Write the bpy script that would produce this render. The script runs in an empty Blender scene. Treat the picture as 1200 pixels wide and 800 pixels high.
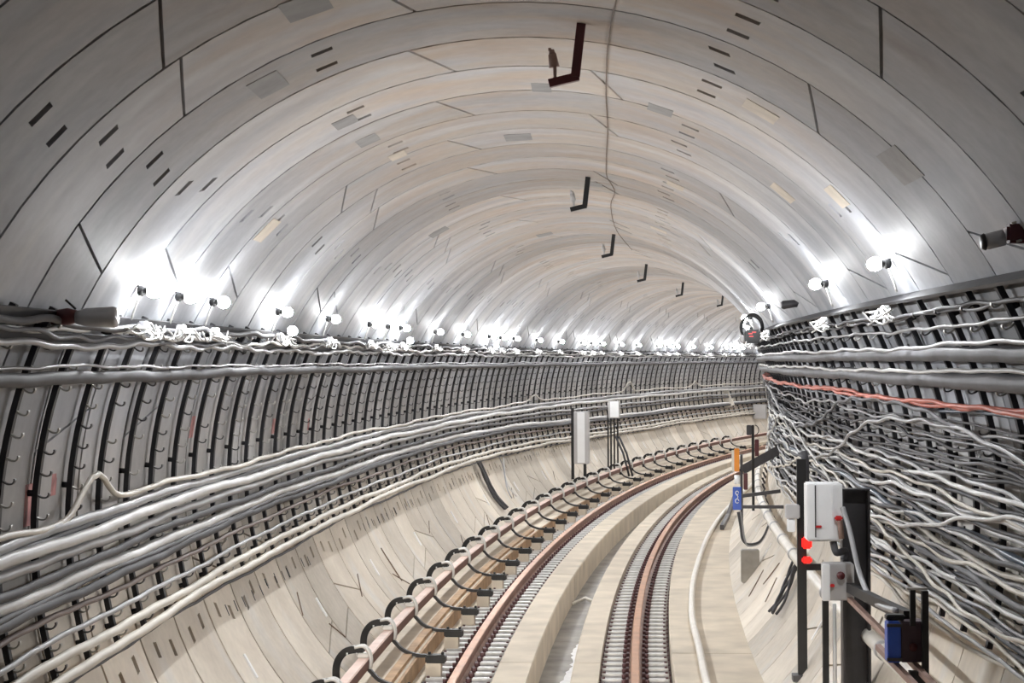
import bpy, bmesh, math, random
from mathutils import Vector, Matrix

# ------------------------------------------------------------------ track geometry
K0, K1 = 0.0042587, 5.1044e-05           # curvature of the line and its growth per metre
UC, VC, RT = 0.079, 1.873, 2.5686        # tunnel circle: centre across / above rail level, radius
R = math.radians
S_MIN, S_MAX, DS = -8.0, 130.0, 0.05
_tab = []
def _build():
    n0 = int(round(-S_MIN / DS)); n1 = int(round(S_MAX / DS))
    def th(s): return K0 * s + K1 * s * s / 2 if s < 85 else K0 * 85 + K1 * 85 * 85 / 2 + (s - 85) * (K0 + K1 * 85)
    fwd = [(0.0, 0.0, 0.0)]; x = y = 0.0
    for i in range(n1):
        t = th((i + .5) * DS); x += math.sin(t) * DS; y += math.cos(t) * DS
        fwd.append((x, y, th((i + 1) * DS)))
    back = []; x = y = 0.0
    for i in range(n0):
        t = th(-(i + .5) * DS); x -= math.sin(t) * DS; y -= math.cos(t) * DS
        back.append((x, y, th(-(i + 1) * DS)))
    _tab.extend(back[::-1] + fwd)
_build()
def frame(s):
    f = (s - S_MIN) / DS; i = max(0, min(len(_tab) - 2, int(f))); t = f - i
    a, b = _tab[i], _tab[i + 1]
    return a[0] + (b[0] - a[0]) * t, a[1] + (b[1] - a[1]) * t, a[2] + (b[2] - a[2]) * t
def W(s, u, v):
    x, y, th = frame(s)
    return Vector((x + u * math.cos(th), y - u * math.sin(th), v))
def circ(a, inset=0.0):
    return UC + (RT - inset) * math.sin(R(a)), VC + (RT - inset) * math.cos(R(a))

# ------------------------------------------------------------------ camera, world, exposure
sc = bpy.context.scene
C = sc.collection
cam = bpy.data.cameras.new('camera'); camo = bpy.data.objects.new('camera', cam); C.objects.link(camo)
sc.camera = camo
yaw, pit, rol = 0.015537, 0.010651, 0.005325
fw = Vector((math.sin(yaw) * math.cos(pit), math.cos(yaw) * math.cos(pit), math.sin(pit)))
r0 = Vector((math.cos(yaw), -math.sin(yaw), 0)); u0 = r0.cross(fw)
rt = r0 * math.cos(rol) - u0 * math.sin(rol); up = r0 * math.sin(rol) + u0 * math.cos(rol)
m = Matrix((rt, up, -fw)).transposed().to_4x4(); m.translation = Vector((0.0915, 0, 2.7616))
camo.matrix_world = m
cam.sensor_width = 36; cam.lens = 2200 / 1200 * 36; cam.clip_start = 0.05; cam.clip_end = 400

world = bpy.data.worlds.new('world'); sc.world = world; world.use_nodes = True
world.node_tree.nodes['Background'].inputs[0].default_value = (0.86, 0.92, 1.0, 1)
world.node_tree.nodes['Background'].inputs[1].default_value = 0.05
sc.view_settings.view_transform = 'Standard'; sc.view_settings.look = 'None'
sc.view_settings.gamma = 1; sc.view_settings.use_curve_mapping = False
sc.view_settings.exposure = 2.0
sc.cycles.use_denoising = True
sc.cycles.max_bounces = 8; sc.cycles.diffuse_bounces = 6; sc.cycles.glossy_bounces = 3
sc.cycles.sample_clamp_indirect = 6

BULB = 1500.0
HEAD = 500.0
# the headlights of the train the picture is taken from
for hx in (-0.75, 0.85):
    ld = bpy.data.lights.new('headlight', 'SPOT'); ld.energy = HEAD; ld.color = (1.0, 0.93, 0.82)
    ld.spot_size = R(22); ld.spot_blend = 1.0; ld.shadow_soft_size = 0.09
    lo = bpy.data.objects.new('headlight', ld); C.objects.link(lo); lo.location = W(1.5, hx, 1.15)
    d = (W(20, 0, -0.9) - lo.location); lo.rotation_euler = d.to_track_quat('-Z', 'Y').to_euler()

# ------------------------------------------------------------------ materials
def _nt(name):
    mt = bpy.data.materials.new(name); mt.use_nodes = True
    nt = mt.node_tree; return mt, nt, nt.nodes['Principled BSDF']
def plain(name, col, rough=0.6, metal=0.0, var=0.15, scale=6.0, bump=0.0, spec=0.5):
    mt, nt, b = _nt(name); N = nt.nodes.new; L = nt.links.new
    b.inputs['Roughness'].default_value = rough; b.inputs['Metallic'].default_value = metal
    b.inputs['Specular IOR Level'].default_value = spec
    tc = N('ShaderNodeTexCoord'); nz = N('ShaderNodeTexNoise'); nz.inputs['Scale'].default_value = scale
    nz.inputs['Detail'].default_value = 4; L(tc.outputs['Object'], nz.inputs['Vector'])
    mp = N('ShaderNodeMapRange'); mp.inputs[1].default_value = .3; mp.inputs[2].default_value = .7
    mp.inputs[3].default_value = 1 - var; mp.inputs[4].default_value = 1 + var
    L(nz.outputs['Fac'], mp.inputs[0])
    vm = N('ShaderNodeVectorMath'); vm.operation = 'SCALE'; vm.inputs[0].default_value = col
    L(mp.outputs[0], vm.inputs['Scale']); L(vm.outputs[0], b.inputs['Base Color'])
    if bump:
        bp = N('ShaderNodeBump'); bp.inputs['Strength'].default_value = bump; bp.inputs['Distance'].default_value = .01
        L(nz.outputs['Fac'], bp.inputs['Height']); L(bp.outputs[0], b.inputs['Normal'])
    return mt
def concrete_lining(name):
    """Precast segments: streaks run round the ring, tone differs from segment to segment,
    brown seepage stains at the crown, fading to paler beige low on the walls."""
    mt, nt, b = _nt(name); N = nt.nodes.new; L = nt.links.new
    b.inputs['Roughness'].default_value = 0.62; b.inputs['Specular IOR Level'].default_value = 0.35
    tc = N('ShaderNodeTexCoord'); oi = N('ShaderNodeObjectInfo')
    sp = N('ShaderNodeSeparateXYZ'); L(tc.outputs['Object'], sp.inputs[0])
    off = N('ShaderNodeMath'); off.operation = 'MULTIPLY'; off.inputs[1].default_value = 40; L(oi.outputs['Random'], off.inputs[0])
    def noise(sx, sy, sz, detail=4, scale=1.0, w=True):
        mp = N('ShaderNodeMapping'); mp.inputs['Scale'].default_value = (sx, sy, sz)
        ad = N('ShaderNodeVectorMath'); ad.operation = 'ADD'
        L(tc.outputs['Object'], ad.inputs[0]); L(off.outputs[0], ad.inputs[1])
        L(ad.outputs[0], mp.inputs[0])
        nz = N('ShaderNodeTexNoise'); nz.inputs['Scale'].default_value = scale; nz.inputs['Detail'].default_value = detail
        L(mp.outputs[0], nz.inputs['Vector']); return nz.outputs['Fac']
    def rng(x, a, bb, c, d):
        q = N('ShaderNodeMapRange'); q.inputs[1].default_value = a; q.inputs[2].default_value = bb
        q.inputs[3].default_value = c; q.inputs[4].default_value = d; L(x, q.inputs[0]); return q.outputs[0]
    def mix(f, a, bb):
        q = N('ShaderNodeMix'); q.data_type = 'RGBA'; L(f, q.inputs[0])
        for v, i in ((a, 6), (bb, 7)):
            if isinstance(v, tuple): q.inputs[i].default_value = v
            else: L(v, q.inputs[i])
        return q.outputs[2]
    def mul(a, bb):
        q = N('ShaderNodeMath'); q.operation = 'MULTIPLY'; L(a, q.inputs[0])
        if isinstance(bb, (int, float)): q.inputs[1].default_value = bb
        else: L(bb, q.inputs[1])
        return q.outputs[0]
    streak = noise(.7, 2.6, .7, 3)
    patch = noise(1.6, 1.6, 1.6, 5)
    fine = noise(14, 14, 14, 3)
    base = mix(rng(streak, .3, .7, 0, 1), (.37, .385, .42, 1), (.53, .54, .57, 1))
    low = mix(rng(patch, .3, .7, 0, 1), (.60, .53, .44, 1), (.74, .67, .57, 1))
    lowf = rng(sp.outputs['Z'], 1.2, 2.5, 1, 0)
    c = mix(lowf, base, low)
    warm = mix(rng(patch, .35, .7, 0, 1), (.54, .46, .37, 1), (.50, .365, .25, 1))
    wf = mul(rng(sp.outputs['Z'], 3.6, 4.35, 0, .8), rng(noise(1.1, 3.0, 1.1, 3), .36, .62, .38, 1))
    c = mix(wf, c, warm)
    pale = rng(noise(.8, 2.2, .8, 2), .56, .70, 0, .45)
    c = mix(pale, c, (.66, .655, .64, 1))
    t = N('ShaderNodeVectorMath'); t.operation = 'SCALE'; L(c, t.inputs[0])
    tone = N('ShaderNodeMath'); tone.operation = 'ADD'
    
    rc = N('ShaderNodeMath'); rc.operation = 'MULTIPLY'; L(rng(oi.outputs['Random'], 0, 1, .93, 1.05), rc.inputs[0])
    sc3 = N('ShaderNodeSeparateColor'); L(oi.outputs['Color'], sc3.inputs[0]); L(sc3.outputs[0], rc.inputs[1]); L(rc.outputs[0], tone.inputs[0]); L(rng(fine, .3, .7, -.05, .05), tone.inputs[1])
    L(tone.outputs[0], t.inputs['Scale']); L(t.outputs[0], b.inputs['Base Color'])
    bp = N('ShaderNodeBump'); bp.inputs['Strength'].default_value = .25; bp.inputs['Distance'].default_value = .01
    L(patch, bp.inputs['Height']); L(bp.outputs[0], b.inputs['Normal'])
    return mt
def emit(name, col, st):
    mt, nt, b = _nt(name)
    b.inputs['Base Color'].default_value = (*col, 1); b.inputs['Emission Color'].default_value = (*col, 1)
    b.inputs['Emission Strength'].default_value = st; return mt

M = dict(
    lining=concrete_lining('segment_concrete'),
    backing=plain('joint_grout', (.085, .06, .045), .9),
    slab=plain('trackbed_concrete', (.63, .55, .44), .75, var=.14, scale=2.3, bump=.2),
    channel=plain('damp_channel_concrete', (.27, .25, .22), .5, var=.35, scale=3),
    recess=plain('dark_recess_concrete', (.12, .10, .085), .85, var=.3, scale=5),
    lime=plain('white_lime_deposit', (.80, .79, .80), .5, var=.1, scale=12),
    rail=plain('rusty_rail_steel', (.52, .27, .15), .42, .25, var=.18, scale=4),
    railside=plain('rail_web_steel', (.34, .20, .15), .55, .1, var=.25, scale=6),
    third=plain('contact_rail_top', (.74, .54, .46), .5, .0, var=.12, scale=5),  # pale pink on the top face and its chamfers; sides dark brown
    thirdside=plain('contact_rail_side', (.13, .055, .04), .6, var=.2, scale=5),
    plate=plain('pale_galvanised_plate', (.62, .61, .585), .45, .2, var=.2, scale=9),
    clip=plain('dark_red_clip', (.10, .045, .045), .55, .2, var=.3, scale=9),
    black=plain('black_steel', (.013, .0125, .013), .45, .2, var=.3, scale=6),
    rack=plain('dark_rack_steel', (.028, .028, .032), .5, .3, var=.3, scale=6),
    hook=plain('worn_hook_steel', (.12, .118, .12), .38, .6, var=.35, scale=11),
    hookl=plain('pale_hook_steel', (.50, .49, .46), .35, .4, var=.3, scale=11),
    timber=plain('stained_timber', (.42, .27, .15), .7, var=.25, scale=5),
    white=plain('white_paint', (.90, .91, .92), .35, var=.03),
    greybox=plain('grey_enamel', (.50, .49, .49), .4, var=.05),
    dgrey=plain('dark_grey_steel', (.055, .052, .056), .45, .2, var=.2),
    cream=plain('cream_pipe_paint', (.74, .70, .63), .45, var=.08),
    orange=plain('orange_paint', (.86, .30, .03), .4, var=.05),
    blue=plain('blue_paint', (.03, .10, .52), .35, var=.1),
    redp=plain('red_paint', (.62, .03, .03), .4, var=.1),
    maroon=plain('maroon_paint', (.10, .018, .022), .4, var=.15),
    plum=plain('plum_box_paint', (.055, .028, .04), .5, var=.15),
    wallmark=plain('red_marking_paint', (.62, .30, .29), .7, var=.3, scale=12),
    patch_dark=plain('grey_patch', (.30, .29, .28), .7, var=.15), patch_pale=plain('pale_patch', (.60, .53, .44), .7, var=.12),
    strip=plain('white_repair_strip', (.86, .85, .84), .5, var=.05),
    crack=plain('rusty_bar', (.20, .14, .10), .7, var=.2),
    rust=plain('rusty_conduit', (.36, .24, .20), .6, var=.2),
    bulb=emit('glowing_bulb', (.96, .98, 1.0), BULB),
    globe=emit('frosted_globe', (.96, .98, 1.0), BULB * .024),
    redlamp=emit('red_signal_lamp', (1.0, .012, .008), .42),
    glass=plain('grey_lamp_glass', (.55, .55, .56), .15, .3, var=.1),
)
CAB = dict(
    white=plain('white_cable_sheath', (.60, .595, .585), .38, var=.1, scale=4),
    cream=plain('cream_cable_sheath', (.60, .56, .49), .4, var=.1, scale=4),
    pale=plain('pale_grey_cable_sheath', (.31, .31, .32), .36, var=.16, scale=4),
    grey=plain('grey_cable_sheath', (.12, .12, .13), .6, var=.2, scale=4),
    dark=plain('dark_grey_cable_sheath', (.055, .054, .06), .6, var=.25, scale=4),
    brown=plain('dusty_brown_cable_sheath', (.20, .155, .14), .5, var=.2, scale=4),
    red=plain('salmon_red_cable_sheath', (.62, .17, .12), .45, var=.18, scale=4),
    blue=plain('dark_blue_grey_cable_sheath', (.085, .115, .16), .32, var=.2, scale=4),
)

# ------------------------------------------------------------------ helpers
class MB:
    """collects faces for one mesh object"""
    def __init__(s): s.v = []; s.f = []; s.mi = []; s.sm = []
    def add(s, vs, fs, mi=0, smooth=False):
        o = len(s.v); s.v += [tuple(p) for p in vs]
        for f in fs: s.f.append(tuple(i + o for i in f)); s.mi.append(mi); s.sm.append(smooth)
    def box(s, c, d, mi=0, M4=None):
        x, y, z = d[0] / 2, d[1] / 2, d[2] / 2
        vs = [Vector((c[0] + a * x, c[1] + b * y, c[2] + e * z)) for a in (-1, 1) for b in (-1, 1) for e in (-1, 1)]
        if M4: vs = [M4 @ p for p in vs]
        s.add(vs, [(0, 1, 3, 2), (4, 6, 7, 5), (0, 4, 5, 1), (2, 3, 7, 6), (0, 2, 6, 4), (1, 5, 7, 3)], mi)
    def bbox(s, c, d, bev, mi=0):
        """box with chamfered edges"""
        bm = bmesh.new(); bmesh.ops.create_cube(bm, size=1)
        for v in bm.verts: v.co = Vector((v.co.x * d[0], v.co.y * d[1], v.co.z * d[2]))
        bmesh.ops.bevel(bm, geom=bm.edges[:], offset=bev, segments=2, affect='EDGES')
        for v in bm.verts: v.co += Vector(c)
        bm.verts.index_update()
        s.add([v.co for v in bm.verts], [[v.index for v in f.verts] for f in bm.faces], mi); bm.free()
    def tube(s, pts, r, n=6, mi=0, caps=True, flat=None):
        """round tube; flat=(w,h) gives a rectangular bar, radius may be a list"""
        pts = [Vector(p) for p in pts]; rings = []
        up = Vector((0, 0, 1)); t0 = (pts[1] - pts[0]).normalized()
        if abs(t0.z) > .9: up = Vector((0, 1, 0))
        for i, p in enumerate(pts):
            t = (pts[min(i + 1, len(pts) - 1)] - pts[max(i - 1, 0)]).normalized()
            a = t.cross(up)
            if a.length < 1e-4: a = t.cross(Vector((1, 0, 0)))
            a.normalize(); b = a.cross(t).normalized(); up = b
            if flat:
                w, h = flat[0] / 2, flat[1] / 2
                rings.append([p + a * x + b * y for x, y in ((-w, -h), (w, -h), (w, h), (-w, h))])
            else:
                rr = r[i] if isinstance(r, (list, tuple)) else r
                rings.append([p + a * math.cos(2 * math.pi * k / n) * rr + b * math.sin(2 * math.pi * k / n) * rr for k in range(n)])
        m = 4 if flat else n
        vs = [q for g in rings for q in g]
        fs = [(i * m + k, i * m + (k + 1) % m, (i + 1) * m + (k + 1) % m, (i + 1) * m + k) for i in range(len(pts) - 1) for k in range(m)]
        if caps: fs += [tuple(range(m))[::-1], tuple((len(pts) - 1) * m + k for k in range(m))]
        s.add(vs, fs, mi, smooth=not flat)
    def cyl(s, p, q, r, n=12, mi=0, r2=None):
        s.tube([p, q], [r, r if r2 is None else r2], n, mi)
    def ball(s, c, r, mi=0, sub=2, sc_=(1, 1, 1)):
        bm = bmesh.new(); bmesh.ops.create_icosphere(bm, subdivisions=sub, radius=r)
        bm.verts.index_update()
        s.add([Vector((v.co.x * sc_[0], v.co.y * sc_[1], v.co.z * sc_[2])) + Vector(c) for v in bm.verts],
              [[v.index for v in f.verts] for f in bm.faces], mi, True); bm.free()
    def mesh(s, name, mats):
        me = bpy.data.meshes.new(name); me.from_pydata(s.v, [], s.f)
        for q in (mats if isinstance(mats, (list, tuple)) else [mats]): me.materials.append(q)
        me.polygons.foreach_set('material_index', s.mi); me.polygons.foreach_set('use_smooth', s.sm)
        me.update(); return me
    def build(s, name, mats, parent=None, **kw):
        return obj(name, s.mesh(name, mats), parent, **kw)
def obj(name, me, parent=None, loc=None, rz=None, **kw):
    o = bpy.data.objects.new(name, me); C.objects.link(o)
    if parent: o.parent = parent
    if loc is not None: o.location = loc
    if rz is not None: o.rotation_euler.z = rz
    return tag(o, **kw)
def tag(o, label=None, cat=None, group=None, kind=None):
    if label: o['label'] = label
    if cat: o['category'] = cat
    if group: o['group'] = group
    if kind: o['kind'] = kind
    return o
def at(s, u=0, v=0):
    return dict(loc=W(s, u, v), rz=-frame(s)[2])
def thing(name, s, u=0, v=0, **kw): return obj(name, None, **at(s, u, v), **kw)
def srange(s0, s1, d):
    n = max(1, int(math.ceil((s1 - s0) / d))); return [s0 + (s1 - s0) * i / n for i in range(n + 1)]
def sweep(mb, prof, s0, s1, d=1.0, closed=True, mi=0, mis=None, smooth=False, caps=True):
    """profile of (u, v) carried along the line"""
    ss = srange(s0, s1, d); n = len(prof)
    vs = [W(s, u, v) for s in ss for u, v in prof]
    rng_ = range(n if closed else n - 1)
    for k in rng_:
        fs = [(i * n + k, i * n + (k + 1) % n, (i + 1) * n + (k + 1) % n, (i + 1) * n + k) for i in range(len(ss) - 1)]
        if k == rng_[0]: mb.add(vs, fs, mis[k] if mis else mi, smooth); base = len(mb.v) - len(vs)
        else:
            for f in fs: mb.f.append(tuple(j + base for j in f)); mb.mi.append(mis[k] if mis else mi); mb.sm.append(smooth)
    if closed and caps:
        mb.f.append(tuple(base + j for j in range(n))[::-1]); mb.mi.append(mi); mb.sm.append(False)
        mb.f.append(tuple(base + (len(ss) - 1) * n + j for j in range(n))); mb.mi.append(mi); mb.sm.append(False)
    return mb
def copy_thing(src, s, u=0, v=0, label=None):
    """copies a thing, its parts and their sub-parts to another place along the line"""
    def cp(o, par):
        c = o.copy(); C.objects.link(c); c.parent = par
        for ch in o.children: cp(ch, c)
        return c
    c = cp(src, None); a = at(s, u, v); c.location = a['loc']; c.rotation_euler.z = a['rz']
    if label: c['label'] = label
    return c
ORD = ['first', 'second', 'third', 'fourth', 'fifth', 'sixth', 'seventh', 'eighth', 'ninth', 'tenth', 'eleventh', 'twelfth',
       'thirteenth', 'fourteenth', 'fifteenth', 'sixteenth', 'seventeenth', 'eighteenth', 'nineteenth', 'twentieth',
       'twenty-first', 'twenty-second', 'twenty-third', 'twenty-fourth', 'twenty-fifth', 'twenty-sixth', 'twenty-seventh',
       'twenty-eighth', 'twenty-ninth', 'thirtieth', 'thirty-first', 'thirty-second']
rnd = random.Random(7)

# ------------------------------------------------------------------ tunnel lining
RW = 0.94986                      # ring width
S0 = 8.764                        # a ring joint
def shell(a0, a1, s0, s1, inset, mb, d=1.0, da=4):
    n = max(2, int(abs(a1 - a0) / da))
    prof = [circ(a0 + (a1 - a0) * i / n, inset) for i in range(n + 1)]
    return sweep(mb, prof, s0, s1, d, closed=False, smooth=True)
ceil_ = shell(-58, 58, -6, 125, -.05, MB()).build('ceiling', M['backing'], kind='structure', label='arched crown of the tunnel in precast concrete rings', cat='ceiling')
wl = shell(-58, -180, -6, 125, -.05, MB()).build('wall_left', M['backing'], kind='structure', label='curved left tunnel wall behind the cable racks', cat='wall')
wr = shell(58, 180, -6, 125, -.05, MB()).build('wall_right', M['backing'], kind='structure', label='curved right tunnel wall behind the cable racks', cat='wall')

def segment_mesh(a0, a1, d0, d1, pockets):
    """one curved panel, edges slanting by d0/d1 degrees, bolt pockets sunk into its face"""
    g = .35 / 2
    H = RW / 2 - .0125
    p1, p2 = -.19, .19; pw = .038
    ys = [-H, p1 - pw, p1 + pw, p2 - pw, p2 + pw, H]
    ts = sorted(set([i / max(3, int((a1 - a0) / 4)) for i in range(max(3, int((a1 - a0) / 4)) + 1)]))
    prs = []
    for pa in pockets:
        t = (pa - a0) / (a1 - a0); w = 1.25 / (a1 - a0); prs.append((t - w, t + w))
        ts = [q for q in ts if not (t - w * 1.6 < q < t + w * 1.6)] + [t - w, t + w]
    ts = sorted(ts)
    def P(t, y, ins=0.0):
        f = y / RW
        A0 = a0 + g + d0 * f; A1 = a1 - g + d1 * f
        u, v = circ(A0 + (A1 - A0) * t, ins); return (u, y, v)
    mb = MB(); ny = len(ys)
    vs = [P(t, y) for t in ts for y in ys]; fs = []; holes = []
    for i in range(len(ts) - 1):
        tm = (ts[i] + ts[i + 1]) / 2
        inp = any(a - 1e-6 < tm < b + 1e-6 for a, b in prs)
        for j in range(ny - 1):
            if inp and j in (1, 3): holes.append((i, j)); continue
            fs.append((i * ny + j, (i + 1) * ny + j, (i + 1) * ny + j + 1, i * ny + j + 1))
    mb.add(vs, fs, 0, True)
    for i, j in holes:
        q = [(ts[i], ys[j]), (ts[i + 1], ys[j]), (ts[i + 1], ys[j + 1]), (ts[i], ys[j + 1])]
        top = [P(*k) for k in q]; bot = [P(k[0], k[1], -.048) for k in q]
        mb.add(top + bot, [(0, 1, 5, 4), (1, 2, 6, 5), (2, 3, 7, 6), (3, 0, 4, 7)], 1)                             # open to the dark grout behind
    # rim of the panel down to the grout
    for y in (-H, H):
        a = [P(t, y) for t in ts]; b = [P(t, y, -.045) for t in ts]; n = len(ts)
        mb.add(a + b, [(k, k + 1, n + k + 1, n + k) for k in range(n - 1)], 1)
    for t in (0, 1):
        mb.add([P(t, -H), P(t, H), P(t, H, -.045), P(t, -H, -.045)], [(0, 1, 2, 3)], 1)
    return mb
# joints of each ring type: (angle, slant)
TYPES = [
    [(-100, 4.6), (-32, -4.7), (34.5, 4.7), (102, -4.6), (180, 4)],
    [(-122, -4.6), (-78, 4.6), (-10.8, 4.3), (56.8, -4.5), (118, 4.4)],
    [(-128, 4.6), (-55.5, -5.0), (10.8, 4.7), (80, -4.6), (150, 4)],
    [(-104, -4.6), (-34.8, -4.7), (-12.5, 4.2), (57, -4.4), (122, 4.4)],
    [(-128, 4.6), (-55.5, -5.0), (34.5, 4.7), (95, -4.6), (160, 4)],
]
POCK = [(-43.8, 23.3, 68, -112, 112), (-21.8, -44, 23.2, -66, 112, -112), (-22.8, 46, 68, -112), (-44.6, 23.1, -67, 112, -112)]
seg_cache = {}
def ring_segments(ti, pi):
    J = sorted(TYPES[ti]); out = []
    for i in range(len(J)):
        a0, d0 = J[i]; a1, d1 = J[(i + 1) % len(J)]
        if i == len(J) - 1: a1 += 360
        pk = []
        for p in POCK[pi]:
            for q in (p, p + 360):
                if a0 + 4 < q < a1 - 4: pk.append(q)
        out.append((a0, a1, d0, d1, tuple(pk)))
    return out
far = {'c': MB(), 'l': MB(), 'r': MB()}
count = 0
for j in range(-10, 122):
    smid = S0 + RW * (j + .5)
    if smid > 122: break
    ti = {0: 4, -2: 0, 1: 1, -1: 3, 3: 1, 4: 2, 5: 3}.get(j, (j * 7 + (j // 3)) % 4); pi = {-2: 3, -1: 0, 0: 1, 1: 0, 2: 2}.get(j, (j * 5 + 1) % 4)
    x, y, th = frame(smid); tone = (.80, 1.0, .90, 1.06, .84, .98, 1.1)[(j * 3 + j // 7) % 7]   # cast batches differ in tone
    for (a0, a1, d0, d1, pk) in ring_segments(ti, pi):
        mid = (a0 + a1) / 2
        if mid > 180: mid -= 360
        if a0 > 142 and a1 < 218: continue                # under the track bed
        if mid < 0 and a0 > 180: pass
        key = 'c' if abs(mid) < 56 else ('l' if mid < 0 else 'r')
        par = {'c': ceil_, 'l': wl, 'r': wr}[key]
        if 1.5 < smid < 62:
            kk = (a0, a1, d0, d1, pk)
            if kk not in seg_cache:
                seg_cache[kk] = segment_mesh(*kk).mesh('lining_segment', [M['lining'], M['lining']])
            obj('lining_segment', seg_cache[kk], par, loc=(x, y, 0), rz=-th).color = (tone, tone, tone, 1); count += 1
        else:
            sm = segment_mesh(a0, a1, d0, d1, ())
            mt = Matrix.Translation((x, y, 0)) @ Matrix.Rotation(-th, 4, 'Z')
            o = len(far[key].v)
            far[key].add([mt @ Vector(p) for p in sm.v], sm.f, 0, False)
            far[key].sm[-len(sm.f):] = sm.sm
for key, par in (('c', ceil_), ('l', wl), ('r', wr)):
    far[key].build('far_segments', M['lining'], par, kind='stuff')
print('segments', count)
PATCHES = [(8.95, 45.2, .5, .20, 0), (10.9, 44.5, .3, .16, 1), (12.3, 39.6, .3, .18, 1), (9.2, -28.5, .45, .16, 0), (11.2, -25.0, .3, .14, 0), (12.8, -45.6, .3, .2, 1),
           (12.2, -24.5, .35, .14, 0), (11.5, 1.9, .35, .12, 0), (11.6, 18.5, .3, .16, 0), (15.6, 24.5, .35, .15, 1), (14.0, -3.5, .4, .2, 0), (13.4, -22.8, .3, .12, 1), (10.1, 30.0, .3, .2, 1), (8.0, -20.0, .4, .2, 0),
           (17.6, 8.0, .4, .16, 0), (19.2, -30, .4, .2, 0), (21.5, 22, .4, .2, 1), (24, -12, .4, .2, 0)]
# fittings of the wall: white repair strips, thin rusty bars, slots, red marks
def on_wall(mb, s, a, ls, la, thick, tilt=0.0, mi=0):
    """small plate lying on the lining, ls metres along, la metres round the ring"""
    n = 4; pts = []
    for ins in (-.004, thick):
        for fu, fs in ((-.5, -.5), (.5, -.5), (.5, .5), (-.5, .5)):
            aa = a + math.degrees(fu * la / RT); u, v = circ(aa, ins)
            pts.append(W(s + fs * ls + fu * tilt, u, v))
    mb.add(pts, [(0, 3, 2, 1), (4, 5, 6, 7), (0, 1, 5, 4), (1, 2, 6, 5), (2, 3, 7, 6), (3, 0, 4, 7)], mi)
for i in range(16):
    s = 10.6 + 3.3 * i
    mb = MB(); on_wall(mb, s, -122.2, .045, .2, .012, .03); mb.build('repair_strip', M['strip'], wl)
for i in range(9):
    s = 12.2 + 3.3 * i
    mb = MB(); on_wall(mb, s, 121, .045, .18, .012, -.03); mb.build('repair_strip', M['strip'], wr)
for s, a, l, ti in ((19.3, -123.5, .22, .9), (21.4, -124, .45, .1), (21.4, -128.5, .22, -.9), (26.4, -131, .25, 1.2), (29.4, -129, .2, .9),
                    (25.0, -121, .15, .9), (16.5, -119, .2, .5), (33.0, -124, .2, .8), (17.2, -128, .2, -.4), (38, -124, .2, .8)):
    mb = MB(); on_wall(mb, s, a, .009, l, .010, ti * .5); mb.build('rebar_end', M['crack'], wl)
for s, a, l, ti in ((19.5, 125, .25, -.4), (21.0, 128, .3, -.5), (20.3, 123, .3, .2)):
    mb = MB(); on_wall(mb, s, a, .009, l, .010, ti); mb.build('rebar_end', M['crack'], wr)
for s, a, ls, la, c in PATCHES:
    mb = MB(); on_wall(mb, s, a, ls, la, .003, .02); mb.build('repair_patch', (M['patch_dark'], M['patch_pale'])[c], ceil_ if abs(a) < 58 else (wl if a < 0 else wr))
slot = MB()
for s in range(12, 62):
    for q in (.1, .38, .68):
        if math.sin(s * .9) > -.35 and rnd.random() < .75: on_wall(slot, s + q + rnd.uniform(-.04, .04), -112.4 + rnd.uniform(-.3, .3), .018, .09, .003)
slot.build('anchor_slots', M['black'], wl, kind='stuff')
for s, a, w, l, pr in ((9.7, -86.5, .16, .22, wl), (10.15, -84.8, .1, .12, wl), (13.6, -80.5, .12, .16, wl), (16.9, -83, .14, .14, wl), (18.7, -84, .1, .12, wl), (9.4, 81, .2, .05, wr)):
    mb = MB(); on_wall(mb, s, a, w, l, .002); mb.build('paint_mark', M['wallmark'], pr)

# ------------------------------------------------------------------ track bed
fl = MB(); sweep(fl, [(-2.0, -.75), (2.1, -.75), (2.1, -.16), (.26, -.16), (.26, -.4), (-.21, -.4), (-.21, -.16), (-1.22, -.16), (-1.22, -.05), (-2.0, -.05)], -3, 124, 1.0, mis=[0, 0, 0, 0, 1, 0, 0, 0, 0, 0])
floor = fl.build('floor', [M['recess'], M['channel']], kind='structure', label='concrete track bed with a drainage channel between the rails', cat='floor')
def slabs(name, prof, label=None, gap=.025, step=7.27, first=17.6 - 7.27 * 2):
    s = first
    while s < 110:
        mb = sweep(MB(), prof, s + gap / 2, min(s + step - gap / 2, 112), .9)
        mb.build(name, M['slab'], floor); s += step
slabs('bench_slab', [(-2.0, -.1), (-1.22, -.1), (-1.22, .035), (-1.24, .05), (-2.0, .05)])
slabs('channel_slab', [(-.47, -.2), (-.20, -.4), (-.16, -.4), (-.16, -.07), (-.17, -.055), (-.47, -.055)])
slabs('channel_slab', [(.22, -.4), (.47, -.2), (.47, -.055), (.235, -.055), (.22, -.07)])
slabs('walkway_slab', [(1.13, -.2), (2.1, -.2), (2.1, .04), (1.14, .04), (1.13, .03)])
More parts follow.
